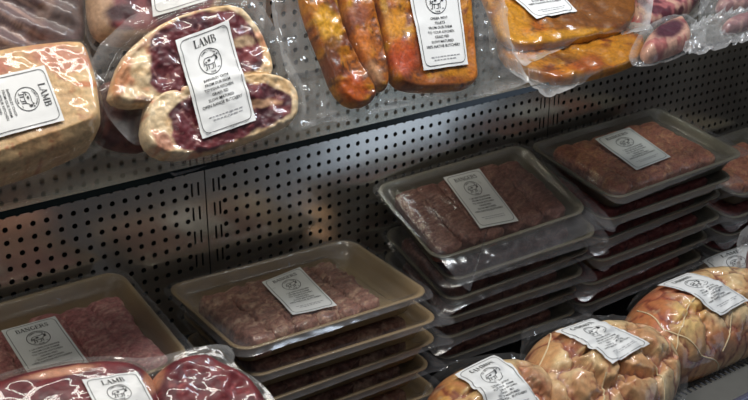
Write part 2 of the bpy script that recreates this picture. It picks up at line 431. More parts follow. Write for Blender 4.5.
LINES = {
 'LAMB': ['BARNSLEY CHOP', 'FROM OUR FARM', 'TO YOUR KITCHEN', 'GRASS FED', 'SLOW MATURED', 'OPEN RANGE BUTCHERY'],
 'BANGERS': ['1 LB LINCOLNSHIRE', 'FROM OUR FARM', 'TO YOUR KITCHEN', 'GRASS FED', 'SLOW MATURED', '100% NATIVE BUTCHERY'],
 'GAMMON': ['ROLLED JOINT', 'FROM OUR FARM', 'TO YOUR KITCHEN', 'GRASS FED', 'SLOW MATURED', '100% NATIVE BUTCHERY'],
 '': ['GREEK MINT', 'FILLETS', 'FROM OUR FARM', 'TO YOUR KITCHEN', 'GRASS FED', 'SLOW MATURED', '100% NATIVE BUTCHERY'],
}
_ink = {}
def add_label(parent, corners, hfun, header, key=None, lift=.10, curl=.05, seed=0):
    """corners TL,TR,BR,BL in the parent's plane; hfun(a,b) height of what it is stuck on"""
    key = header if key is None else key
    TL, TR, BR, BL = [np.array(c, float) for c in corners]
    def mp(u, v, up):
        u = np.asarray(u); v = np.asarray(v)
        p = (TL[None]*((1-u)*(1-v))[:, None]+TR[None]*(u*(1-v))[:, None]+BR[None]*(u*v)[:, None]+BL[None]*((1-u)*v)[:, None])
        z = hfun(p[:, 0], p[:, 1])+lift+curl*(fbm(u*2.2+seed, v*3+seed, 5+seed)-.5)*2
        return np.c_[p, z+up]
    nu, nv = 18, 28
    uu, vv = np.meshgrid(np.linspace(0, 1, nu), np.linspace(0, 1, nv)); uu = uu.ravel(); vv = vv.ravel()
    T = mp(uu, vv, 0); W0 = len(T)
    F = [(j*nu+i, (j+1)*nu+i, (j+1)*nu+i+1, j*nu+i+1) for j in range(nv-1) for i in range(nu-1)]
    lab = link_mesh('label', T, F, M['paper'], parent)
    k = label_ink(header, LINES[key]); P = np.array(k.V)
    V = mp(P[:, 0], 1-P[:, 1]/1.6, .035)
    link_mesh('lettering', V, k.F, None, lab, smooth=False, mats=[M['ink'], M['ink_grey']], fmat=k.m)
    return lab

# ------------------------------------------------------------------ vacuum packs on a plane
class Pack:
    def __init__(s, name, label, cat, opx, Y0, n, group=None, xdir=(1, 0, 0)):
        s.O = on_y(opx[0], opx[1], Y0); s.x, s.y, s.n = basis(n, xdir)
        s.root = thing(name, label, cat, frame_matrix(s.O, s.x, s.y, s.n), group); s.pieces = []; s.seed = len(bpy.data.objects)
    def to2(s, px, h=0.):
        R = []
        for (u, v) in px:
            d = ray(u, v); O = s.O+s.n*h; q = d*((O@s.n)/(d@s.n))-s.O; R.append((q@s.x, q@s.y))
        return np.array(R)
    def to2s(s, px, hf):                                # pixel -> plane coordinates of the surface it hits
        R = []
        for p in px:
            h = 0.
            for _ in range(12):
                q = s.to2([p], h)[0]; h = .5*h+.5*float(hf(np.array([q[0]]), np.array([q[1]]))[0])
            R.append(q)
        return R
    def pix(s, a, b, z): return proj(s.O[None]+a[:, None]*s.x+b[:, None]*s.y+z[:, None]*s.n)
    def piece(s, name, px, T, e, col, mat='meat', h=None, p=2.2, bump=.15, bf=.9, bottom=.25, rings=34, segs=110, cen=None, shape=None, base=0., k=2):
        P = chaikin(s.to2(px, T*.45 if h is None else h), k)
        sd = len(s.pieces)*11+s.seed
        def H(a, b, ex=0., ee=1.):
            d = sdist(P, a, b)+ex
            pr = profile(d/(e*ee), p)
            z = T*pr+bump*2*(fbm(a*bf, b*bf, sd)-.5)*np.clip(d/e, 0, 1)
            if shape is not None: z = z+shape(a, b)*np.clip(d/e, 0, 1)
            return np.where(d > 0, base+np.maximum(z, 0), -9)
        A, F = polar(P, rings, segs, None if cen is None else s.to2([cen], T*.45)[0])
        a, b = A[:, 0], A[:, 1]; d = sdist(P, a, b); z = H(a*.9999+A[0, 0]*.0001, b*.9999+A[0, 1]*.0001); z = np.where(z < -5, base, z)
        z[-segs:] = base
        px_, py_ = s.pix(a, b, z); c = col(px_, py_, np.maximum(d, 0), a, b)
        # closed underside
        Bz = base-bottom*T*profile(np.maximum(d, 0)/e, 2.); nn = len(A)
        inner = np.arange(nn-segs)
        V = np.r_[np.c_[a, b, z], np.c_[a[inner], b[inner], Bz[inner]-.001]]
        idx = np.r_[inner+nn, np.arange(nn-segs, nn)]
        F2 = [tuple(idx[list(f)][::-1]) for f in F]
        C = np.r_[c, c[inner]]
        o = link_mesh(name, V, F+F2, M[mat], s.root, cols=C)
        s.pieces.append((P, H, T, e)); return o
    def film_h(s, a, b, gap=.07, wide=1.5, ex=.3):
        z = np.full(a.shape, gap); m = np.full(a.shape, -9.)
        for (P, H, T, e) in s.pieces:
            z = np.maximum(z, H(a, b, ex, wide)+gap); m = np.maximum(m, H(a, b)+gap)
        return np.maximum(z, m)
    def film(s, px, mat='film', amp=.12, wf=.8, h=.2, rings=44, segs=150, droop=0., lift=0., cen=None, k=1, name='bag', milk=.12):
        P = chaikin(s.to2(px, h), k); A, F = polar(P, rings, segs, None if cen is None else s.to2([cen], h)[0]); a, b = A[:, 0], A[:, 1]
        base = s.film_h(a, b); m = np.full(a.shape, -9.)
        for (Q, H, T, e) in s.pieces: m = np.maximum(m, sdist(Q, a, b))
        out = np.clip(-m, 0, 6)
        w = ridge(a*wf, b*wf, s.seed, 3)-.35
        z = base+amp*w*(.16+np.clip(out, 0, 1)*2.2)-droop*out**1.3+lift*out
        z = np.maximum(z, base if droop == 0 and lift == 0 else base-droop*out**1.3+lift*np.minimum(out, .0))
        bd = sdist(P, a, b); hz = milk*np.clip(out/.8, 0, 1)*(.35+1.1*ridge(a*wf*1.3, b*wf*1.3, s.seed+5, 3)+1.0*(1-sstep(.1, .9, bd)))
        return link_mesh(name, np.c_[a, b, z], F, M[mat], s.root, cols=np.repeat(hz[:, None], 3, 1))
    def label(s, px, header, key=None, lift=.12, curl=.06, seed=0):
        hf = lambda a, b: s.film_h(a, b, .07)
        def smooth(a, b):
            t = 0.; wt = 0.
            for r, n in ((0, 1), (.5, 6), (1.0, 8), (1.6, 10)):
                for k in range(n):
                    an = 2*math.pi*k/n; t = t+np.exp(np.minimum(hf(a+r*math.cos(an), b+r*math.sin(an)), 9)*1.6); wt += 1
            return np.log(t/wt)/1.6
        c = s.to2s(px, smooth)
        g = lambda a, b: np.maximum(smooth(a, b), hf(a, b)-.02)
        return add_label(s.root, c, g, header, key, lift, curl, seed)

def reg(px, py, poly, soft=2., wob=5., wf=.07, seed=4, k=1):
    P = chaikin(poly, k)
    x = px+wob*2*(fbm(px*wf, py*wf, seed, 3)-.5); y = py+wob*2*(fbm(px*wf+50, py*wf, seed+1, 3)-.5)
    return sstep(-soft, soft, sdist(P, x, y))
def ell(px, py, x, y, rx, ry, ang=0., soft=.35, wob=.25, seed=3, wf=.09):
    a = math.radians(ang); dx, dy = px-x, py-y
    u = (dx*math.cos(a)+dy*math.sin(a))/rx; v = (-dx*math.sin(a)+dy*math.cos(a))/ry
    r = np.hypot(u, v)+wob*2*(fbm(px*wf, py*wf, seed)-.5)
    return 1-sstep(1-soft, 1+soft, r)
FAT, CREAM, PINK, RED, PURPLE, DARK = S(226, 198, 156), S(232, 205, 160), S(196, 120, 105), S(134, 48, 52), S(82, 24, 36), S(60, 20, 26)

# -------- top shelf ---------------------------------------------------
NL = (0, -.84, .54)
# big double lamb chop
def flesh(c, a, b, sd, m):
    r = np.tile(S(104, 32, 42), (len(a), 1))
    r = mixc(r, S(70, 18, 32), sstep(.4, .62, fbm(a*.7+sd, b*.7, 2+sd)))
    r = mixc(r, S(158, 74, 74), sstep(.58, .8, fbm(a*.9, b*1.3+sd, 12+sd))*.5)
    r = mixc(r, S(206, 150, 140), sstep(.68, .82, ridge(a*.8+sd, b*1.1, 9+sd))*.4)
    return c*(1-m[:, None])+r*m[:, None]
def fatty(a, b, sd):
    c = np.tile(S(238, 212, 172), (len(a), 1))
    c = mixc(c, S(228, 190, 140), sstep(.42, .66, fbm(a*.8+sd, b*.8, 31+sd)))
    c = mixc(c, S(210, 132, 98), sstep(.62, .78, fbm(a*1.1+sd, b*1.3, 33+sd))*.7)
    return mixc(c, S(240, 222, 190), sstep(.62, .75, fbm(a*2+sd, b*2, 35+sd))*.6)
def col_c1(px, py, d, a, b):
    c = fatty(a, b, 1)
    c = mixc(c, S(196, 112, 66), ell(px, py, 122, 78, 7, 24, 20)*.7)
    c = mixc(c, S(150, 84, 62), ell(px, py, 152, 38, 22, 3, -38)*.7)
    m = np.maximum(reg(px, py, [(146, 46), (160, 28), (190, 13), (230, 9), (250, 22), (264, 48), (263, 68), (240, 76), (200, 90), (172, 98), (152, 88), (150, 66)], 2, 4), reg(px, py, [(126, 98), (146, 94), (166, 100), (150, 107)])*.6)
    c = flesh(c, a, b, 3, m)
    c = mixc(c, S(226, 196, 156), reg(px, py, [(228, 40), (252, 34), (258, 44), (236, 50)], 2, 4)*.7)
    return c
def col_c2(px, py, d, a, b):
    c = fatty(a, b, 7)
    m = reg(px, py, [(168, 112), (184, 97), (210, 89), (250, 80), (278, 86), (293, 98), (293, 112), (278, 122), (258, 132), (232, 141), (204, 151), (180, 151), (170, 134)])
    c = flesh(c, a, b, 8, m)
    c = mixc(c, S(214, 168, 130), reg(px, py, [(228, 104), (262, 97), (286, 104), (262, 108), (230, 112)], 1.5, 4)*.75)
    c = mixc(c, S(190, 110, 92), reg(px, py, [(150, 128), (166, 132), (178, 148), (160, 152)], 2, 4)*.7)
    return c
p = Pack('lamb_chop_pack', 'vacuum pack of two big lamb chops standing at the glass edge, upright LAMB label', 'lamb pack', (195, 85), 62.9, NL)
p.piece('lamb_chop', [(110, 99), (113, 84), (122, 58), (140, 38), (168, 18), (204, 6), (238, 2), (256, 20), (268, 42), (276, 66), (270, 80), (240, 84), (206, 96), (176, 106), (150, 104), (128, 106)], 1.0, .38,
        col_c1, h=.9, bump=.3, bf=1.2, p=2.6, rings=60, segs=200, k=1)
p.piece('lamb_chop', [(146, 114), (152, 94), (184, 84), (222, 75), (260, 70), (288, 76), (300, 92), (300, 118), (278, 130), (240, 144), (204, 154), (172, 158), (152, 150), (144, 134)], 1.25, .38,
        col_c2, h=1.1, bump=.3, bf=1.2, p=2.6, rings=60, segs=200, k=1)
p.film([(86, 72), (100, 44), (130, 16), (160, 2), (205, -8), (254, -6), (272, 20), (288, 55), (304, 84), (308, 110), (298, 126), (268, 141), (230, 156), (196, 170), (174, 176), (158, 160), (128, 140), (108, 116), (97, 92)], amp=.16, k=0)
p.label([(174.5, 41), (227, 21.5), (255, 121), (201, 140)], 'LAMB', seed=1)

# pale fat-covered lamb block at far left
def col_block(px, py, d, a, b):
    c = np.tile(S(218, 182, 134), (len(a), 1))
    c = mixc(c, S(205, 160, 112), sstep(.4, .7, fbm(a*.7, b*.7, 5)))
    c = mixc(c, S(192, 122, 100), ell(px, py, 62, 58, 34, 13, 8)*.85)
    c = mixc(c, S(186, 106, 84), ell(px, py, -2, 66, 14, 8, 0)*.9)
    c = mixc(c, S(232, 200, 150), ell(px, py, 86, 90, 12, 20, 0)*.7)
    c = mixc(c, S(205, 128, 80), ell(px, py, 88, 84, 14, 3, 0))
    c = mixc(c, S(200, 136, 92), sstep(.62, .78, fbm(a*1.6, b*1.6, 8))*.5)
    c = mixc(c, S(170, 90, 60), sstep(.72, .8, fbm(a*3, b*3, 18))*.6)
    return c
p = Pack('lamb_block_pack', 'thick fat-covered lamb block in film with its LAMB label turned sideways', 'lamb pack', (40, 110), 65.0, (0, -.72, .69))
e0, e1 = p.to2([(-2, 154), (97, 119)], 2.6)
ed = unit(e1-e0); en = np.array([ed[1], -ed[0]])                    # towards the lower side face
def bevel(a, b): t = (a-e0[0])*en[0]+(b-e0[1])*en[1]; return -np.maximum(0, t+.0)*1.25
p.piece('lamb_block', [(-40, 72), (-5, 60), (30, 55), (70, 51), (82, 56), (90, 78), (96, 104), (99, 140), (60, 160), (5, 180), (-40, 190)], 3.0, .9, col_block, h=.9, p=2.8, bump=.12, bottom=.2, shape=bevel, rings=60, segs=180, k=1)
p.film([(-44, 62), (-6, 48), (30, 46), (74, 42), (90, 46), (97, 76), (104, 104), (108, 136), (100, 152), (62, 170), (8, 190), (-44, 200)], amp=.1)
p.label([(43.6, 66.4), (64, 121.7), (-28, 149), (-47, 94)], 'LAMB', seed=2, curl=.03)

# dark hazy rib pack behind it
def col_rib(px, py, d, a, b):
    c = np.tile(S(96, 68, 70), (len(a), 1))
    s_ = (px*.52-py*.85)/11.; c = mixc(c, S(160, 130, 120), sstep(.62, .95, .5+.5*np.sin(s_*2*math.pi+2*fbm(a*.4, b*.4, 4)))*sstep(60, 20, px))
    c = mixc(c, S(84, 62, 58), ell(px, py, 66, 14, 18, 22, 10)); c = mixc(c, S(120, 90, 78), ell(px, py, 46, 8, 8, 14, 30))
    return c
p = Pack('lamb_rib_pack', 'dark bony lamb ribs in cloudy film behind the pale fat-covered block', 'lamb pack', (35, 20), 69.5, (0, -.8, .6))
p.piece('lamb_ribs', [(-30, -14), (40, -22), (84, -16), (87, 20), (84, 50), (30, 66), (-30, 70)], 1.5, 1.2, col_rib, h=.6, bump=.3,
        shape=lambda a, b: .22*np.sin((a*.6+b*.8)*3.6))
p.film([(-34, -20), (40, -28), (92, -20), (95, 20), (90, 60), (30, 74), (-34, 78)], 'haze_film', amp=.4, wf=.7)

# pack behind the chops
def col_back(px, py, d, a, b):
    c = np.tile(S(132, 60, 62), (len(a), 1)); c = mixc(c, PURPLE, sstep(.4, .65, fbm(a, b, 6)))
    c = mixc(c, S(200, 165, 130), 1-sstep(.4, .8, d)); c = mixc(c, S(196, 160, 130), ell(px, py, 96, 16, 14, 26, 25))
    c = mixc(c, DARK, ell(px, py, 122, 12, 16, 9, -10)); return c
p = Pack('lamb_steak_pack', 'dark red lamb steak pack standing behind the two big chops, label half hidden', 'lamb pack', (150, 10), 68.0, (0, -.84, .54))
p.piece('lamb_steak', [(88, -50), (150, -76), (215, -82), (232, -20), (210, 30), (150, 44), (104, 44), (88, 22)], 1.5, 1.2, col_back, h=.7)
p.film([(80, -60), (130, -92), (216, -98), (266, -60), (266, 30), (255, 60), (150, 62), (96, 56), (82, 26)], amp=.22)
p.label([(141, -70), (194, -84), (206, 2), (152, 18)], 'LAMB', seed=3)

p = Pack('lamb_shoulder_pack', 'dark brown-red lamb pack low in the gap between pale block and chops', 'lamb pack', (122, 122), 64.2, (0, -.8, .6))
p.piece('lamb_shoulder', [(88, 100), (104, 78), (150, 80), (160, 120), (150, 152), (118, 150), (94, 140)], 1.0, .7, lambda px, py, d, a, b: mixc(np.tile(S(112, 62, 54), (len(a), 1)), S(74, 34, 36), sstep(.4, .65, fbm(a*.9, b*.9, 44))), h=.5)
p.film([(80, 98), (100, 68), (160, 72), (168, 120), (156, 160), (112, 158), (86, 146)], amp=.2)

# orange marinated fillets
def col_mar(px, py, d, a, b, s_=0, bright=0.):
    c = np.tile(S(204, 132, 12), (len(a), 1))
    c = mixc(c, S(182, 98, 6), sstep(.38, .62, fbm(a*.7, b*.7, 40+s_)))
    c = mixc(c, S(126, 58, 12), sstep(.52, .66, fbm(a*.9, b*.9, 50+s_)))
    c = mixc(c, S(214, 156, 30), sstep(.6, .8, fbm(a*1.1, b*1.1, 60+s_))*.8)
    c = mixc(c, S(76, 36, 12), sstep(.64, .74, fbm(a*3.6, b*3.6, 70+s_))*.8)
    c = mixc(c, S(92, 48, 12), sstep(.6, .78, ridge(a*.55, b*.75, 80+s_))*.8)
    return c*.86
p = Pack('marinated_fillet_pack', 'vacuum pack of orange marinated fillets standing at the glass edge, full white label', 'marinated meat pack', (390, 50), 63.1, NL)
def mk(s_, extra=()):
    def f(px, py, d, a, b):
        c = col_mar(px, py, d, a, b, s_)
        for (x, y, rx, ry, an, k) in extra: c = mixc(c, k, ell(px, py, x, y, rx, ry, an)*.8)
        return c
    return f
p.piece('fillet', [(300, -40), (330, -44), (338, 0), (345, 30), (362, 64), (379, 92), (372, 104), (352, 106), (336, 90), (326, 62), (312, 28), (303, 0)], 1.1, .42,
        mk(1, [(328, 24, 12, 20, -20, S(226, 168, 40)), (332, 48, 8, 12, 0, S(110, 56, 20)), (352, 88, 14, 14, 20, S(184, 74, 14))]), 'marinade', h=.8, bump=.3, rings=50, segs=160, k=1)
p.piece('fillet', [(334, -40), (366, -44), (374, 0), (384, 40), (392, 86), (380, 92), (366, 70), (352, 40), (342, 8)], 1.0, .42,
        mk(2, [(358, 14, 12, 10, 0, S(150, 84, 60)), (372, 76, 10, 14, 0, S(196, 150, 110)), (362, 45, 10, 16, -10, S(200, 110, 30))]), 'marinade', h=.7)
p.piece('fillet', [(366, -40), (420, -50), (468, -48), (474, 10), (478, 60), (480, 86), (440, 90), (398, 88), (390, 60), (382, 20)], 1.1, .42,
        mk(3, [(402, 56, 16, 18, 0, S(190, 70, 14)), (395, 22, 10, 14, 0, S(222, 150, 40)), (440, 82, 30, 6, -5, S(150, 80, 20)), (474, 60, 6, 26, 0, S(190, 110, 30))]), 'marinade', h=.9)
p.film([(262, -40), (340, -56), (486, -56), (504, -10), (512, 40), (530, 82), (500, 93), (478, 97), (430, 101), (385, 110), (352, 120), (326, 122), (296, 132), (284, 116), (290, 84), (276, 30)], 'film', k=0, milk=.16, amp=.28, wf=.9, rings=54, segs=190)
p.label([(404, -26), (456, -28), (467, 65), (423, 71)], '', '', seed=4, curl=.04)
# flared clear tail of that bag: gathered pleats
sv = MB()

# two flat marinated packs stacked to the right
NF = (0, -.42, .91)
def col_flat(px, py, d, a, b):
    c = col_mar(px, py, d, a, b, 9)
    c = mixc(c, S(104, 58, 16), ell(px, py, 598, 10, 50, 20, -5)*.9)
    c = mixc(c, S(132, 80, 14), sstep(.35, .6, fbm(a*.8, b*.8, 95))*.7)
    c = mixc(c, S(222, 160, 20), ell(px, py, 512, 20, 18, 22, 20)*.6)
    c = mixc(c, S(206, 150, 30), ell(px, py, 560, 36, 60, 6, -4)*.7)
    return c
p = Pack('marinated_steak_pack', 'yellow-orange marinated steak pack on top of another one, label tip facing out', 'marinated meat pack', (560, 20), 65.5, NF)
p.piece('marinated_steak', [(478, -24), (550, -46), (630, -38), (640, 4), (630, 24), (590, 33), (552, 40), (520, 42), (500, 32), (492, 8)], .75, .35, col_flat, 'marinade', h=.9, bump=.3, k=1, p=2.6)
p.film([(462, -36), (530, -56), (644, -48), (654, 0), (650, 28), (618, 35), (580, 42), (552, 52), (524, 66), (512, 50), (494, 30), (486, 6)], 'oil_film', k=0, amp=.22, milk=.28)
p.label([(470, -26), (528, -36), (577, 12), (536, 20)], '', '', seed=5, curl=.1, lift=.15)
def col_flat2(px, py, d, a, b):
    c = col_mar(px, py, d, a, b, 14); c = mixc(c, S(176, 120, 14), sstep(.3, .6, fbm(a*.5, b*.5, 90))*.8); c = mixc(c, S(140, 60, 20), ell(px, py, 590, 64, 16, 10, -5)*.8); c = mixc(c, S(96, 58, 16), ell(px, py, 560, 58, 22, 6, 0)*.6); return c
p = Pack('marinated_steak_pack', 'lower yellow-orange marinated steak pack overhanging the glass edge beneath another', 'marinated meat pack', (548, 95), 58.7, (0, -.26, .965))
p.piece('marinated_steak', [(496, 30), (560, 26), (644, 30), (646, 54), (612, 68), (576, 76), (550, 77), (524, 66), (502, 56)], .85, .35, col_flat2, 'marinade', h=.7, bump=.3, k=1, p=2.6)
p.film([(488, 26), (560, 18), (652, 24), (664, 48), (650, 58), (622, 70), (584, 82), (548, 97), (530, 84), (508, 68), (490, 50)], 'oil_film', k=0, amp=.2, milk=.26)

# lamb packs and clear bags at far right of the shelf
def col_pl(px, py, d, a, b):
    c = np.tile(S(168, 96, 98), (len(a), 1)); c = mixc(c, S(210, 165, 145), sstep(.5, .7, fbm(a*.9, b*.9, 6))); c = mixc(c, S(90, 30, 46), sstep(.56, .66, fbm(a*.6+3, b*.6, 16)))
    c = mixc(c, S(200, 70, 60), ell(px, py, 634, 22, 7, 6, 0)); return c
p = Pack('lamb_shank_pack', 'pink lamb pack lying on top beside the marinated steaks, at the right end', 'lamb pack', (662, 12), 67.5, (0, -.5, .87))
p.piece('lamb_piece', [(624, 8), (640, -16), (690, -34), (706, -10), (694, 8), (664, 24), (640, 32), (628, 26)], 1.6, 1.0, col_pl, h=.8)
p.film([(616, 4), (636, -26), (694, -44), (716, -10), (704, 12), (668, 32), (640, 42), (622, 34)], amp=.25)
def col_pl2(px, py, d, a, b):
    c = np.tile(S(206, 160, 140), (len(a), 1)); c = mixc(c, S(170, 100, 96), sstep(.45, .65, fbm(a, b, 26))); c = mixc(c, S(74, 26, 44), ell(px, py, 670, 28, 16, 9, -20)); return c
p = Pack('lamb_shank_pack', 'small lamb pack with a dark purple cut face under the pink one', 'lamb pack', (660, 64), y_at(660, 64, -24.95), (0, -.3, .95))
p.piece('lamb_piece', [(640, 48), (652, 30), (678, 18), (690, 30), (692, 42), (668, 52), (648, 58)], 1.4, .8, col_pl2, h=.6)
p.film([(628, 54), (644, 24), (684, 10), (706, 26), (706, 44), (672, 60), (644, 66), (630, 64)], amp=.25)
def col_pk(px, py, d, a, b):
    c = np.tile(S(140, 84, 86), (len(a), 1)); return mixc(c, S(190, 140, 130), sstep(.5, .7, fbm(a, b, 36)))
p = Pack('lamb_offcut_pack', 'crumpled clear bag with a little dark meat at the right end of the shelf', 'lamb pack', (720, 52), y_at(720, 52, -24.95), (0, -.3, .95))
p.piece('lamb_piece', [(722, 22), (740, 14), (764, 12), (764, 20), (740, 28), (726, 30)], 1.0, .6, col_pk, h=.5)
p.film([(682, 34), (700, 18), (740, 8), (775, 4), (778, 34), (740, 42), (700, 54), (684, 56)], 'film_clear', amp=.6, wf=.9)
p = Pack('lamb_offcut_pack', 'pink lamb pack in shiny clear film at the top right corner', 'lamb pack', (735, 22), 66.5, (0, -.6, .8))
p.piece('lamb_piece', [(716, 6), (730, -16), (775, -26), (780, 2), (744, 10), (726, 14)], 1.4, .8, col_pk, h=.6)
p.film([(698, 12), (706, -24), (780, -40), (790, 6), (744, 18), (716, 26), (700, 22)], 'film_clear', amp=.5, wf=.9)

# ------------------------------------------------------------------ tray packs
def rrect(W, L, r, n=6):
    P = []
    for cx, cy, a0 in ((W/2-r, L/2-r, 0), (-W/2+r, L/2-r, 90), (-W/2+r, -L/2+r, 180), (W/2-r, -L/2+r, 270)):
        P += [(cx+r*math.cos(math.radians(a0+90*i/(n-1))), cy+r*math.sin(math.radians(a0+90*i/(n-1)))) for i in range(n)]
    return np.array(P)
TD = 1.85
def tray_mesh(W, L, parent, mat):
    rings = [(1.25, -TD), (1.05, -TD+.05), (.45, -.35), (.1, -.16), (0, -.10), (0, -.02), (.06, .02), (.24, .02), (.34, -.04), (.65, -.6), (1.1, -TD+.3), (1.35, -TD+.13), (2.2, -TD+.1)]
    V = []; F = []; n = None
    for (i, z) in rings:
        P = rrect(W-2*i, L-2*i, max(1.35-i*.35, .5)); n = len(P); V += [(x, y, z) for x, y in P]
    for k in range(len(rings)-1):
        F += [(k*n+j, k*n+(j+1) % n, (k+1)*n+(j+1) % n, (k+1)*n+j) for j in range(n)]
    F += [tuple(range(n))[::-1], tuple((len(rings)-1)*n+j for j in range(n))]
    return link_mesh('tray', V, F, M[mat], parent)
def sausage(xc, yc, w, l, top, seed, parent, tint, lump=.06):
    """plump sausage lying front to back, pressed flat by the film"""
    nu, nv = 26, 44; V = []; 
    hz = (top+TD-.12)/2; zc = -TD+.12+hz
    th = np.linspace(0, 2*math.pi, nu, endpoint=False); tt = np.linspace(-1, 1, nv)
    T, TH = np.meshgrid(tt, th, indexing='ij'); T = T.ravel(); TH = TH.ravel()
    sgn = lambda v: np.sign(v)
    end = np.clip((1-np.abs(T))/.16, 0, 1); rad = np.sqrt(1-(1-end)**2)*.999+.001
    cx = sgn(np.cos(TH))*np.abs(np.cos(TH))**.7; cz = sgn(np.sin(TH))*np.abs(np.sin(TH))**.55
    bend = .18*np.sin(T*1.7+seed)
    x = xc+bend+cx*w/2*rad*(1+.05*np.sin(T*5+seed)); y = yc+T*l/2; z = zc+cz*hz*(.25+.75*rad)
    nse = ridge(x*1.5+seed*3, y*1.5+TH*.4, seed, 2)-.35
    z = z+lump*3*nse*(cz > -.3); x = x+lump*2*nse*cx
    n1 = fbm(x*3.2, y*3.2+z*2, seed+5, 3); n2 = fbm(x*5.5+9, y*5.5, seed+9, 2)
    C = np.tile(tint[0], (len(x), 1)); C = mixc(C, tint[1], sstep(.5, .68, n1)); C = mixc(C, tint[2], sstep(.58, .72, n2)*.8)
    F = [(i*nu+j, i*nu+(j+1) % nu, (i+1)*nu+(j+1) % nu, (i+1)*nu+j) for i in range(nv-1) for j in range(nu)]
    F += [tuple(range(nu))[::-1], tuple((nv-1)*nu+j for j in range(nu))]
    return link_mesh('sausage', np.c_[x, y, z], [f[::-1] for f in F], M['mince'], parent, cols=C)
def tray_film(W, L, parent, meat, flaps, seed, slope=.16, segs=150, rings=46, amp=.1, mat='tray_film'):
    """stretched over the rim, drawn down on the meat, loose seam hanging outside"""
    P0 = rrect(W+.7, L+.7, 1.5, 10); P = []
    for q in P0:
        d = np.zeros(2)
        for (fx, fy, sx, sy, r) in flaps:
            w_ = math.exp(-((q[0]-fx)**2+(q[1]-fy)**2)/(r*r)); d += np.array([sx, sy])*w_
        jj = .28*(fbm(np.array([q[0]*.9+seed]), np.array([q[1]*.9]), seed, 2)[0]-.35)
        P.append(q*(1+jj/8)+d)
    P = np.array(P); A, F = polar(P, rings, segs); a, b = A[:, 0], A[:, 1]
    rim = rrect(W, L, 1.35, 6); d = sdist(rim, a, b); out = np.clip(-d, 0, 9)
    x0, x1, y0, y1, top = meat
    dm = np.minimum(np.minimum(a-x0, x1-a), np.minimum(b-y0, y1-b))        # inside meat positive
    bridge = sstep(-1.3, .2, dm)*(top+.1)+(1-sstep(-1.3, .2, dm))*(-.75)
    z = np.where(d > .5, .09+(bridge-.02)*sstep(.35, 1.25, d), .09)
    z = z+amp*(ridge(a*.55+seed, b*.55, seed, 3)-.3)*np.clip(d/1.2, 0, 1)
    z = np.where(dm > -.2, np.maximum(z, top+.10), z)
    z = np.where(out > 0, .09-slope*out-.09*out*out+amp*2.2*(fbm(a*1.1, b*1.1, seed+3)-.5)*np.clip(out, 0, 1.2), z)
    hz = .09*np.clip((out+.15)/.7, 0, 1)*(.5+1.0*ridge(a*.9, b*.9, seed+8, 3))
    side = np.clip(sstep(x0+.3, x0-1.2, a)+sstep(y1-.3, y1+1.0, b), 0, 1)*np.clip(d/.5, 0, 1)  # reflection sheen painted into the haze along left and back inner film
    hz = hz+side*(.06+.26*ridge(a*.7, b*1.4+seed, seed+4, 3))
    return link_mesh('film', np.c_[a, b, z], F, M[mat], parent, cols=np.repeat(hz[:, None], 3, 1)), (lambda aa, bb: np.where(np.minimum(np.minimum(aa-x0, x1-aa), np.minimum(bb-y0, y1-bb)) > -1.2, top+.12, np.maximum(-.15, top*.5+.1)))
TINT_B = (S(150, 102, 86), S(190, 152, 128), S(104, 60, 50))
TINT_T0 = (S(176, 106, 104), S(206, 152, 142), S(136, 66, 68))
TINT_D = (S(134, 88, 78), S(160, 116, 102), S(98, 54, 48))
TINT_O = (S(168, 100, 78), S(190, 130, 92), S(128, 66, 50))
def tray_pack(mw, label, group, W, L, meat, tint, seed, flaps, lab=None, header='BANGERS', traymat='tray_grey', n=6, lump=.06, name='sausage_tray', slope=.16):
    r = thing(name, label, 'sausage tray', mw, group)
    tray_mesh(W, L, r, traymat)
    x0, x1, y0, y1, top = meat; w = (x1-x0)/n
    for i in range(n):
        sausage(x0+w*(i+.5), (y0+y1)/2+.12*math.sin(i*2.1+seed), w*1.18, (y1-y0)*(1-.04*(i % 2)), top, seed+i*3, r, tint, lump)
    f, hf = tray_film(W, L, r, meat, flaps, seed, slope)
    r['label'] = label
    if lab: add_label(r, lab, hf, header, None, .12, .05, seed)
    return r
def pose(c, n, xd): return frame_matrix(np.array(c, float), *basis(n, xd))
def shift(c, n, xd, k, dx=0., dy=0., gap=2.12, rot=0.):
    x, y, nn = basis(n, xd); q = np.array(c, float)-nn*gap*k+x*dx+y*dy
    R = Matrix.Rotation(math.radians(rot), 4, 'Z')
    return frame_matrix(q, x, y, nn)@R
ORD = ['top', 'second', 'third', 'fourth', 'fifth', 'sixth', 'seventh']
def plain_proto(W, L, tint, seed, traymat, flaps):
    return tray_pack(Matrix.Translation((0, 0, -5)), 'proto', None, W, L, (-W/2+1.5, W/2-2.2, -L/2+1.15, L/2-1.2, -.25), tint, seed, flaps, None, traymat=traymat)
def stack(c, n, xd, protos, count, where, group, offs, gap, n_end=None, x_end=None):
    n = unit(n); q = np.array(c, float); ne = n if n_end is None else unit(n_end); xe = np.array(xd if x_end is None else x_end, float); x_s = np.array(xd, float)
    for k in range(1, count):
        dx, dy, rot = offs[(k-1) % len(offs)]
        t = min(1., (k-1)/3.); nk = unit(n*(1-t)+ne*t); q = q-nk*gap
        mw = shift(q, nk, x_s*(1-t)+xe*t, 0, dx, dy, gap, rot)
        nm = 'bottom' if k == count-1 else ORD[k]
        lb = '%s tray from the top in the sausage stack %s' % (nm, where) if nm != 'bottom' else 'bottom sausage tray of the stack %s' % where
        proto = protos[k % len(protos)]
        if proto['first']:
            r = proto['r']; r.matrix_world = mw; r['label'] = lb; r['group'] = group; proto['first'] = False
        else: dup(proto['r'], mw, lb, group)

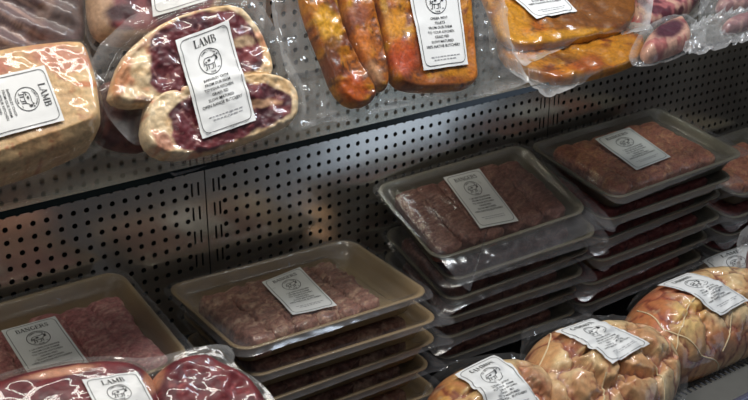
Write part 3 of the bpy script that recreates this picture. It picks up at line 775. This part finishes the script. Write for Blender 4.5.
# stack 1: centre left, under the gap between the first two shelf packs
c1, n1, x1 = (41.3, 65.5, -39.4), (.04, -.06, 1), (1, .01, -.04)
g1 = 'sausage trays in the stack with the kraft top tray'
tray_pack(pose(c1, n1, x1), 'kraft brown tray with two clumps of sausages and empty right third, top of its stack', g1, 17.2, 11.0,
          (-7.0, 4.7, -4.7, 3.3, .0), TINT_B, 11, [(-8.6, -5.5, -.2, -.2, 2.), (0, -5.5, 0, -.9, 5), (8.6, -5.5, .2, 0, 2)],
          [(-2.1, 2.1), (1.8, 2.7), (.8, -3.8), (-2.8, -3.3)], traymat='tray', lump=.1, slope=.4)
pr1 = {'r': plain_proto(17.2, 11.0, TINT_B, 21, 'tray', [(8.6, -5.5, 1.2, -.4, 1.6), (-8.6, -5.5, -.2, -.4, 2), (-2, -5.5, 0, -.2, 3)]), 'first': True}
stack(c1, n1, x1, [pr1], 5, 'under the kraft top tray', g1, [(.9, -.35, -1.2), (1.3, -.2, 1.), (1.0, -.1, .4), (1.6, -.4, -1.)], 2.3)

# stack 2: centre
c2, n2, x2 = (61.0, 67.0, -37.2), (-.1, -.31, .95), (.99, -.11, .07)
g2 = 'sausage trays in the centre stack'
tray_pack(pose(c2, n2, x2), 'dark sausage tray topping the tallest centre stack, blue-grey label in its middle', g2, 15.9, 10.2,
          (-6.7, 6.2, -4.3, 3.9, .0), TINT_D, 31, [(-7.9, -5.1, 1.4, -2.9, 1.8), (7.9, -5.1, 1.9, -1.9, 2.0), (0, -5.1, 0, -.8, 3)],
          [(-1.8, 3.5), (1.9, 3.3), (1.1, -3.9), (-2.5, -3.4)], slope=.2)
pr2 = {'r': plain_proto(15.9, 10.4, TINT_D, 41, 'tray_grey', [(7.9, -5.1, 1.7, -.5, 1.7), (-7.9, -5.1, -1.1, -.8, 1.6), (-2, -5.1, 0, -.2, 3)]), 'first': True}
nb, xb = (-.03, -.15, .985), (.995, -.05, .03)
pr2b = {'r': plain_proto(15.7, 10.2, TINT_D, 43, 'tray_grey', [(7.9, -5.1, .5, -.9, 1.3), (-7.9, -5.1, -.6, -.2, 2.2), (3, -5.1, 0, -.4, 2)]), 'first': True}
stack(c2, n2, x2, [pr2, pr2b], 6, 'under the dark centre tray', g2, [(1.2, -.9, -1.), (.9, -.9, 1.), (.5, -1.3, -1.5), (.2, -1.2, .5), (.4, -1.5, -1)], 2.22, nb, xb)

# stack 3: right
c3, n3, x3 = (79.7, 66.1, -36.5), (-.03, -.16, .99), (1, -.02, .02)
g3 = 'sausage trays in the right stack'
tray_pack(pose(c3, n3, x3), 'orange-brown sausage tray on top of the right stack with a tilted label', g3, 17.8, 11.4,
          (-7.2, 6.1, -4.7, 4.2, .12), TINT_O, 51, [(8.9, -5.7, 1.0, .3, 2.), (-8.9, -5.7, .1, -.5, 2), (0, -5.7, 0, -.4, 4)],
          [(-2.8, 3.0), (2.1, 3.2), (1.2, -3.0), (-3.6, -3.2)])
pr3 = {'r': plain_proto(17.4, 11.2, (S(150, 66, 62), S(176, 100, 92), S(110, 40, 42)), 61, 'tray_grey', [(8.7, -5.6, 1.5, -.2, 1.7), (-8.7, -5.6, -1.2, -.8, 1.7), (1, -5.6, 0, -.2, 3)]), 'first': True}
pr3b = {'r': plain_proto(17.3, 11.0, (S(150, 66, 62), S(176, 100, 92), S(110, 40, 42)), 63, 'tray_grey', [(8.7, -5.6, .6, -.7, 1.3), (-8.7, -5.6, -.3, -.9, 1.2), (-3, -5.6, 0, -.4, 2)]), 'first': True}
stack(c3, n3, x3, [pr3, pr3b], 6, 'under the orange-brown right tray', g3, [(-.6, -.2, -1.), (-.7, .3, .8), (-.6, -.2, -.6), (-1.6, -.1, .5), (-1.9, -.3, .3)], 2.2)

# far right low tray behind the stack
tray_pack(pose((98.6, 67.2, -42.0), (0, -.16, .99), (1, .02, 0)), 'tray in clear film low behind the right stack, mostly in shadow', None, 15.5, 10,
          (-6, 4, -3.6, 3.4, -.1), TINT_O, 71, [(-7.7, 5, -.4, .2, 2)], None)
for k in range(1, 5):
    dup(pr3['r'], shift((98.6, 67.2, -42.0), (0, -.16, .99), (1, .02, 0), k, 0, .1*k), '%s tray down under the low shadowed tray at the right end' % ORD[k], 'sausage trays in the shadowed right end stack')

# far left tray and its stack
def px_local(c, n, xd, px, h=.1):
    x, y, nn = basis(n, xd); O = np.array(c, float)+nn*h; R = []
    for (u, v) in px:
        d = ray(u, v); q = d*((O@nn)/(d@nn))-np.array(c, float); R.append((q@x, q@y))
    return R
c0, n0, x0 = (20.9, 66.2, -37.9), (0, -.19, .98), (1, 0, 0)
g0 = 'sausage trays in the far left stack'
tray_pack(pose(c0, n0, x0), 'pink sausage tray at the far left with a large BANGERS label', g0, 17.4, 11.6,
          (-8., 7.3, -5., 3.6, -.1), TINT_T0, 81, [(8.7, -5.6, .3, 0, 2)],
          px_local(c0, n0, x0, [(1, 331), (55, 316.6), (89.4, 364), (33.6, 382.4)], .1), n=7, traymat='tray')
stack(c0, n0, x0, [pr1], 6, 'under the pink far left tray', g0, [(.2, -1.0, .5), (-.2, -1.8, -1), (.1, -2.4, .5), (0, -2.8, 1), (.1, -3., -.4)], 2.2)

# ------------------------------------------------------------------ lamb pack at the lower left
def col_ls(px, py, d, a, b):
    c = np.tile(S(118, 34, 42), (len(a), 1)); c = mixc(c, S(92, 22, 34), sstep(.4, .65, fbm(a*.8, b*.8, 6)))
    c = mixc(c, S(176, 84, 84), sstep(.62, .8, ridge(a*.9, b*.9, 12))*.6); c = mixc(c, S(206, 150, 118), (1-sstep(.15, .4, d))*.8)
    c = mixc(c, S(200, 140, 110), ell(px, py, 60, 372, 34, 4, -10)); c = mixc(c, S(196, 136, 104), ell(px, py, 152, 380, 9, 16, 30)*.8)
    return c
p = Pack('lamb_steak_pack', 'deep red lamb steaks in film leaning on the far left tray, LAMB label low', 'lamb pack', (130, 390), 58.6, (0, -.5, .87))
p.piece('lamb_steak', [(-40, 402), (-5, 384), (40, 371), (100, 363), (135, 366), (155, 382), (165, 410), (150, 440), (60, 450), (-40, 450)], 1.9, 1.1, col_ls, h=.6, bump=.2)
p.piece('lamb_steak', [(146, 384), (168, 364), (202, 356), (222, 367), (245, 378), (260, 394), (272, 420), (262, 445), (190, 450), (158, 436), (150, 410)], 2.1, 1.1, col_ls, h=.7, bump=.3)
p.film([(-50, 396), (-6, 374), (40, 362), (100, 354), (150, 358), (196, 346), (226, 342), (236, 352), (233, 364), (258, 378), (274, 396), (288, 424), (270, 456), (60, 465), (-50, 460)], amp=.04, wf=.5)
p.label([(81.5, 381), (136, 373.5), (168, 432), (110, 444)], 'LAMB', seed=6)

# ------------------------------------------------------------------ netted roasts at the front
NR = (0, -.5, .87)
def col_roast(base, reds, creams):
    def f(px, py, d, a, b):
        c = np.tile(base, (len(a), 1))
        c = mixc(c, S(240, 214, 166), sstep(.42, .62, fbm(a*.6, b*.6, 61)))
        c = mixc(c, S(192, 112, 80), sstep(.58, .7, fbm(a*.8+4, b*.8, 62))*.75)
        for (x, y, rx, ry, an, k) in reds+creams: c = mixc(c, k, ell(px, py, x, y, rx, ry, an, .5, .35)*.8)
        c = mixc(c, S(204, 132, 78), sstep(.5, .66, fbm(a*.35+9, b*.35, 68))*.6)
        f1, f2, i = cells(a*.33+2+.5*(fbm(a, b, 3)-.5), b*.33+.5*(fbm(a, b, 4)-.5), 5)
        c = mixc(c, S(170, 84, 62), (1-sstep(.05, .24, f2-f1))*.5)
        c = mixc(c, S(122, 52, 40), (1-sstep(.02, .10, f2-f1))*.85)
        c = mixc(c, S(232, 198, 146), sstep(.7, .8, i)*.45)
        c = mixc(c, S(148, 62, 50), sstep(.66, .8, ridge(a*.8, b*.8, 66))*.55)
        c = mixc(c, S(238, 214, 168), sstep(.64, .76, fbm(a*2.2, b*2.2, 67))*.3)
        return c
    return f
def lumps(sd, k=.42, amp=1.0):
    def f(a, b):
        f1, f2, i = cells(a*k+2+.5*(fbm(a, b, 3)-.5), b*k+.5*(fbm(a, b, 4)-.5), sd); return amp*(sstep(0, .42, f2-f1)-.6)+.4*(i-.5)+.18*(fbm(a*1.5, b*1.5, 8)-.5)
    return f
def tube(pts, r, n=6):
    pts = np.array(pts); V = []; F = []; m = len(pts)
    T = np.gradient(pts, axis=0)
    for q, t in zip(pts, T):
        t = unit(t); u = unit(np.cross(t, (.3, .2, 1.))); w = np.cross(t, u)
        V += [tuple(q+r*(u*math.cos(2*math.pi*j/n)+w*math.sin(2*math.pi*j/n))) for j in range(n)]
    for i in range(m-1): F += [(i*n+j, i*n+(j+1) % n, (i+1)*n+(j+1) % n, (i+1)*n+j) for j in range(n)]
    return V, F
def strings(p, lines):
    hf = p.pieces[0][1]
    for px in lines:
        c = np.array(p.to2s(px, lambda a, b: np.maximum(hf(a, b), 0))); t = np.linspace(0, len(c)-1, 40)
        a = np.interp(t, range(len(c)), c[:, 0]); b = np.interp(t, range(len(c)), c[:, 1]); z = np.maximum(hf(a, b), 0)
        for _ in range(2): z = np.convolve(np.r_[z[0], z, z[-1]], [.25, .5, .25], 'valid')
        V, F = tube(np.c_[a, b, z+.04], .07); link_mesh('string', V, F, M['string'], p.root)
ORED = S(190, 96, 66)
p = Pack('rolled_roast_pack', 'large tied roast at right with orange-red left end, behind the slotted rail', 'roast pack', (694, 336), 56.7, NR)
p.piece('roast', [(627, 330), (632, 308), (648, 290), (676, 275), (710, 268), (745, 272), (785, 282), (800, 310), (785, 336), (748, 352), (715, 367), (690, 376), (664, 377), (642, 362)], 4.6, 4.2,
        col_roast(S(226, 186, 134), [(648, 318, 22, 30, 10, ORED), (664, 292, 26, 12, -25, S(196, 112, 74)), (730, 330, 30, 5, -20, S(170, 92, 84)), (720, 345, 26, 10, -20, S(206, 140, 110))],
                  [(690, 318, 16, 18, 0, S(240, 198, 112)), (725, 318, 20, 8, -15, S(228, 194, 154)), (740, 346, 30, 8, -25, S(222, 184, 150)), (686, 360, 14, 10, 0, S(214, 170, 128))]), 'roast', h=1.5, bump=.3, shape=lumps(5, .33, .75), bottom=.12, rings=64, segs=200)
strings(p, [[(706, 284), (690, 304), (680, 330), (674, 356)], [(636, 312), (662, 330), (700, 356), (716, 372)], [(728, 300), (730, 330), (722, 352)]])
p.film([(620, 332), (628, 304), (646, 284), (676, 268), (712, 258), (752, 260), (795, 272), (812, 312), (795, 352), (752, 360), (718, 374), (690, 384), (660, 385), (634, 367)], amp=.28, wf=.6, milk=.03)
p.label([(656, 287), (686, 275), (748, 302), (717, 319)], 'GAMMON', seed=7, curl=.08, lift=.3)

p = Pack('rolled_roast_pack', 'pale lumpy tied roast in the middle of the three roasts, label folded over its top', 'roast pack', (606, 366), 56.4, NR)
p.piece('roast', [(526, 372), (530, 350), (542, 334), (570, 324), (610, 322), (645, 330), (668, 348), (682, 372), (678, 398), (660, 425), (600, 440), (548, 430), (528, 402)], 4.6, 4.2,
        col_roast(S(230, 196, 150), [(640, 334, 22, 8, 15, S(184, 110, 70)), (556, 398, 10, 12, 0, S(160, 70, 56)), (655, 392, 8, 14, 10, S(196, 128, 104))],
                  [(550, 352, 14, 14, 0, S(240, 206, 150)), (600, 385, 26, 18, 0, S(238, 208, 162)), (650, 376, 18, 20, 0, S(228, 196, 152))]), 'roast', h=1.5, bump=.3, shape=lumps(5, .33, 1.25), bottom=.12, rings=64, segs=200)
strings(p, [[(544, 338), (546, 352), (536, 372)], [(606, 372), (604, 392), (600, 410)], [(640, 352), (656, 376), (664, 400)]])
p.film([(516, 376), (522, 348), (520, 330), (536, 326), (570, 316), (612, 314), (652, 320), (676, 342), (690, 372), (686, 402), (666, 432), (600, 448), (540, 438), (520, 408)], amp=.3, wf=.6, milk=.03)
p.label([(553, 334), (590, 322), (648, 346), (609, 368)], 'GAMMON', seed=8, curl=.09, lift=.35)

p = Pack('rolled_roast_pack', 'tied roast at bottom centre with yellow left end and red right end', 'roast pack', (500, 402), 57.4, NR)
p.piece('roast', [(428, 404), (434, 386), (450, 372), (480, 362), (515, 360), (540, 370), (556, 390), (562, 415), (550, 445), (500, 462), (450, 450), (430, 428)], 4.2, 3.8,
        col_roast(S(224, 176, 112), [(530, 378, 22, 14, 30, S(160, 76, 62)), (540, 400, 16, 18, 0, S(192, 110, 76)), (436, 392, 8, 12, 20, S(170, 100, 60))],
                  [(450, 394, 12, 10, -20, S(228, 180, 96))]), 'roast', h=1.4, bump=.3, shape=lumps(5, .33, .9), bottom=.12, rings=64, segs=200)
p.film([(420, 408), (426, 382), (446, 364), (480, 354), (520, 351), (548, 362), (566, 388), (572, 416), (560, 452), (500, 472), (444, 460), (422, 432)], amp=.28, wf=.6, milk=.03)
p.label([(453, 377), (492, 358), (540, 412), (492, 428)], 'GAMMON', seed=9, curl=.06, lift=.35)

# lamb pack behind the right roast, its bag end curling up at the frame edge
def col_lb(px, py, d, a, b):
    c = np.tile(S(204, 158, 118), (len(a), 1)); return mixc(c, S(170, 96, 84), sstep(.5, .7, fbm(a*.8, b*.8, 6)))
p = Pack('lamb_joint_pack', 'lamb joint in film behind the right roast, white LAMB label partly covered', 'lamb pack', (740, 278), 61.8, (0, -.42, .91))
p.piece('lamb_joint', [(694, 280), (700, 262), (720, 252), (760, 244), (800, 244), (815, 270), (800, 300), (750, 308), (706, 300)], 2.6, 1.8, col_lb, h=.9, bottom=.4)
p.film([(686, 284), (694, 256), (718, 246), (760, 236), (806, 236), (826, 272), (806, 308), (750, 316), (700, 308)], amp=.25)
p.label([(701, 262), (748, 246), (772, 290), (722, 310)], 'LAMB', seed=10)
p = Pack('lamb_offcut_pack', 'crumpled clear bag end standing up at the right edge above the roast', 'lamb pack', (750, 262), 58.6, (-.5, -.75, .45))
p.piece('lamb_piece', [(748, 250), (762, 236), (782, 246), (782, 284), (760, 290), (748, 276)], 1.5, 1.0, col_pk, h=.6)
p.film([(736, 262), (738, 234), (752, 222), (790, 226), (800, 290), (770, 300), (744, 294), (737, 280)], 'film_clear', amp=.7, wf=.8)

# ------------------------------------------------------------------ light and camera
def area(name, P, target, sx, sy, power, col):
    l = bpy.data.lights.new(name, 'AREA'); l.shape = 'RECTANGLE'; l.size = sx; l.size_y = sy; l.energy = power; l.color = col
    o = bpy.data.objects.new(name, l); COL.objects.link(o); o.location = wpos(P)
    d = wpos(target)-wpos(P); o.rotation_euler = d.to_track_quat('-Z', 'Y').to_euler(); return o
area('canopy_strip_light', (38, 53, 42), (40, 60, -30), 1.35, .10, 11.5, (1, .95, .88))
area('canopy_spot_light', (82, 50, 36), (70, 57, -48), .34, .14, 3.4, (.72, .84, 1))
area('shop_ceiling_light', (-75, -35, 75), (40, 68, -38), 1.6, 1.0, 4.6, (.94, .95, 1))
area('shop_window_light', (128, -8, -62), (62, 73, -36), .5, .7, 1.2, (.60, .76, 1))
w = bpy.data.worlds.new('shop_ambience'); sc.world = w; w.use_nodes = True
bg = w.node_tree.nodes['Background']; bg.inputs[0].default_value = (.82, .86, 1, 1); bg.inputs[1].default_value = .045

cd = bpy.data.cameras.new('camera'); co = bpy.data.objects.new('camera', cd); COL.objects.link(co)
cd.sensor_width = 36; cd.lens = FPX/748*36; cd.clip_start = .01
x, y, z = RT, UP, -FW
co.matrix_world = Matrix(((x[0], y[0], z[0], 0), (x[1], y[1], z[1], 0), (x[2], y[2], z[2], CAMZ), (0, 0, 0, 1)))
sc.camera = co
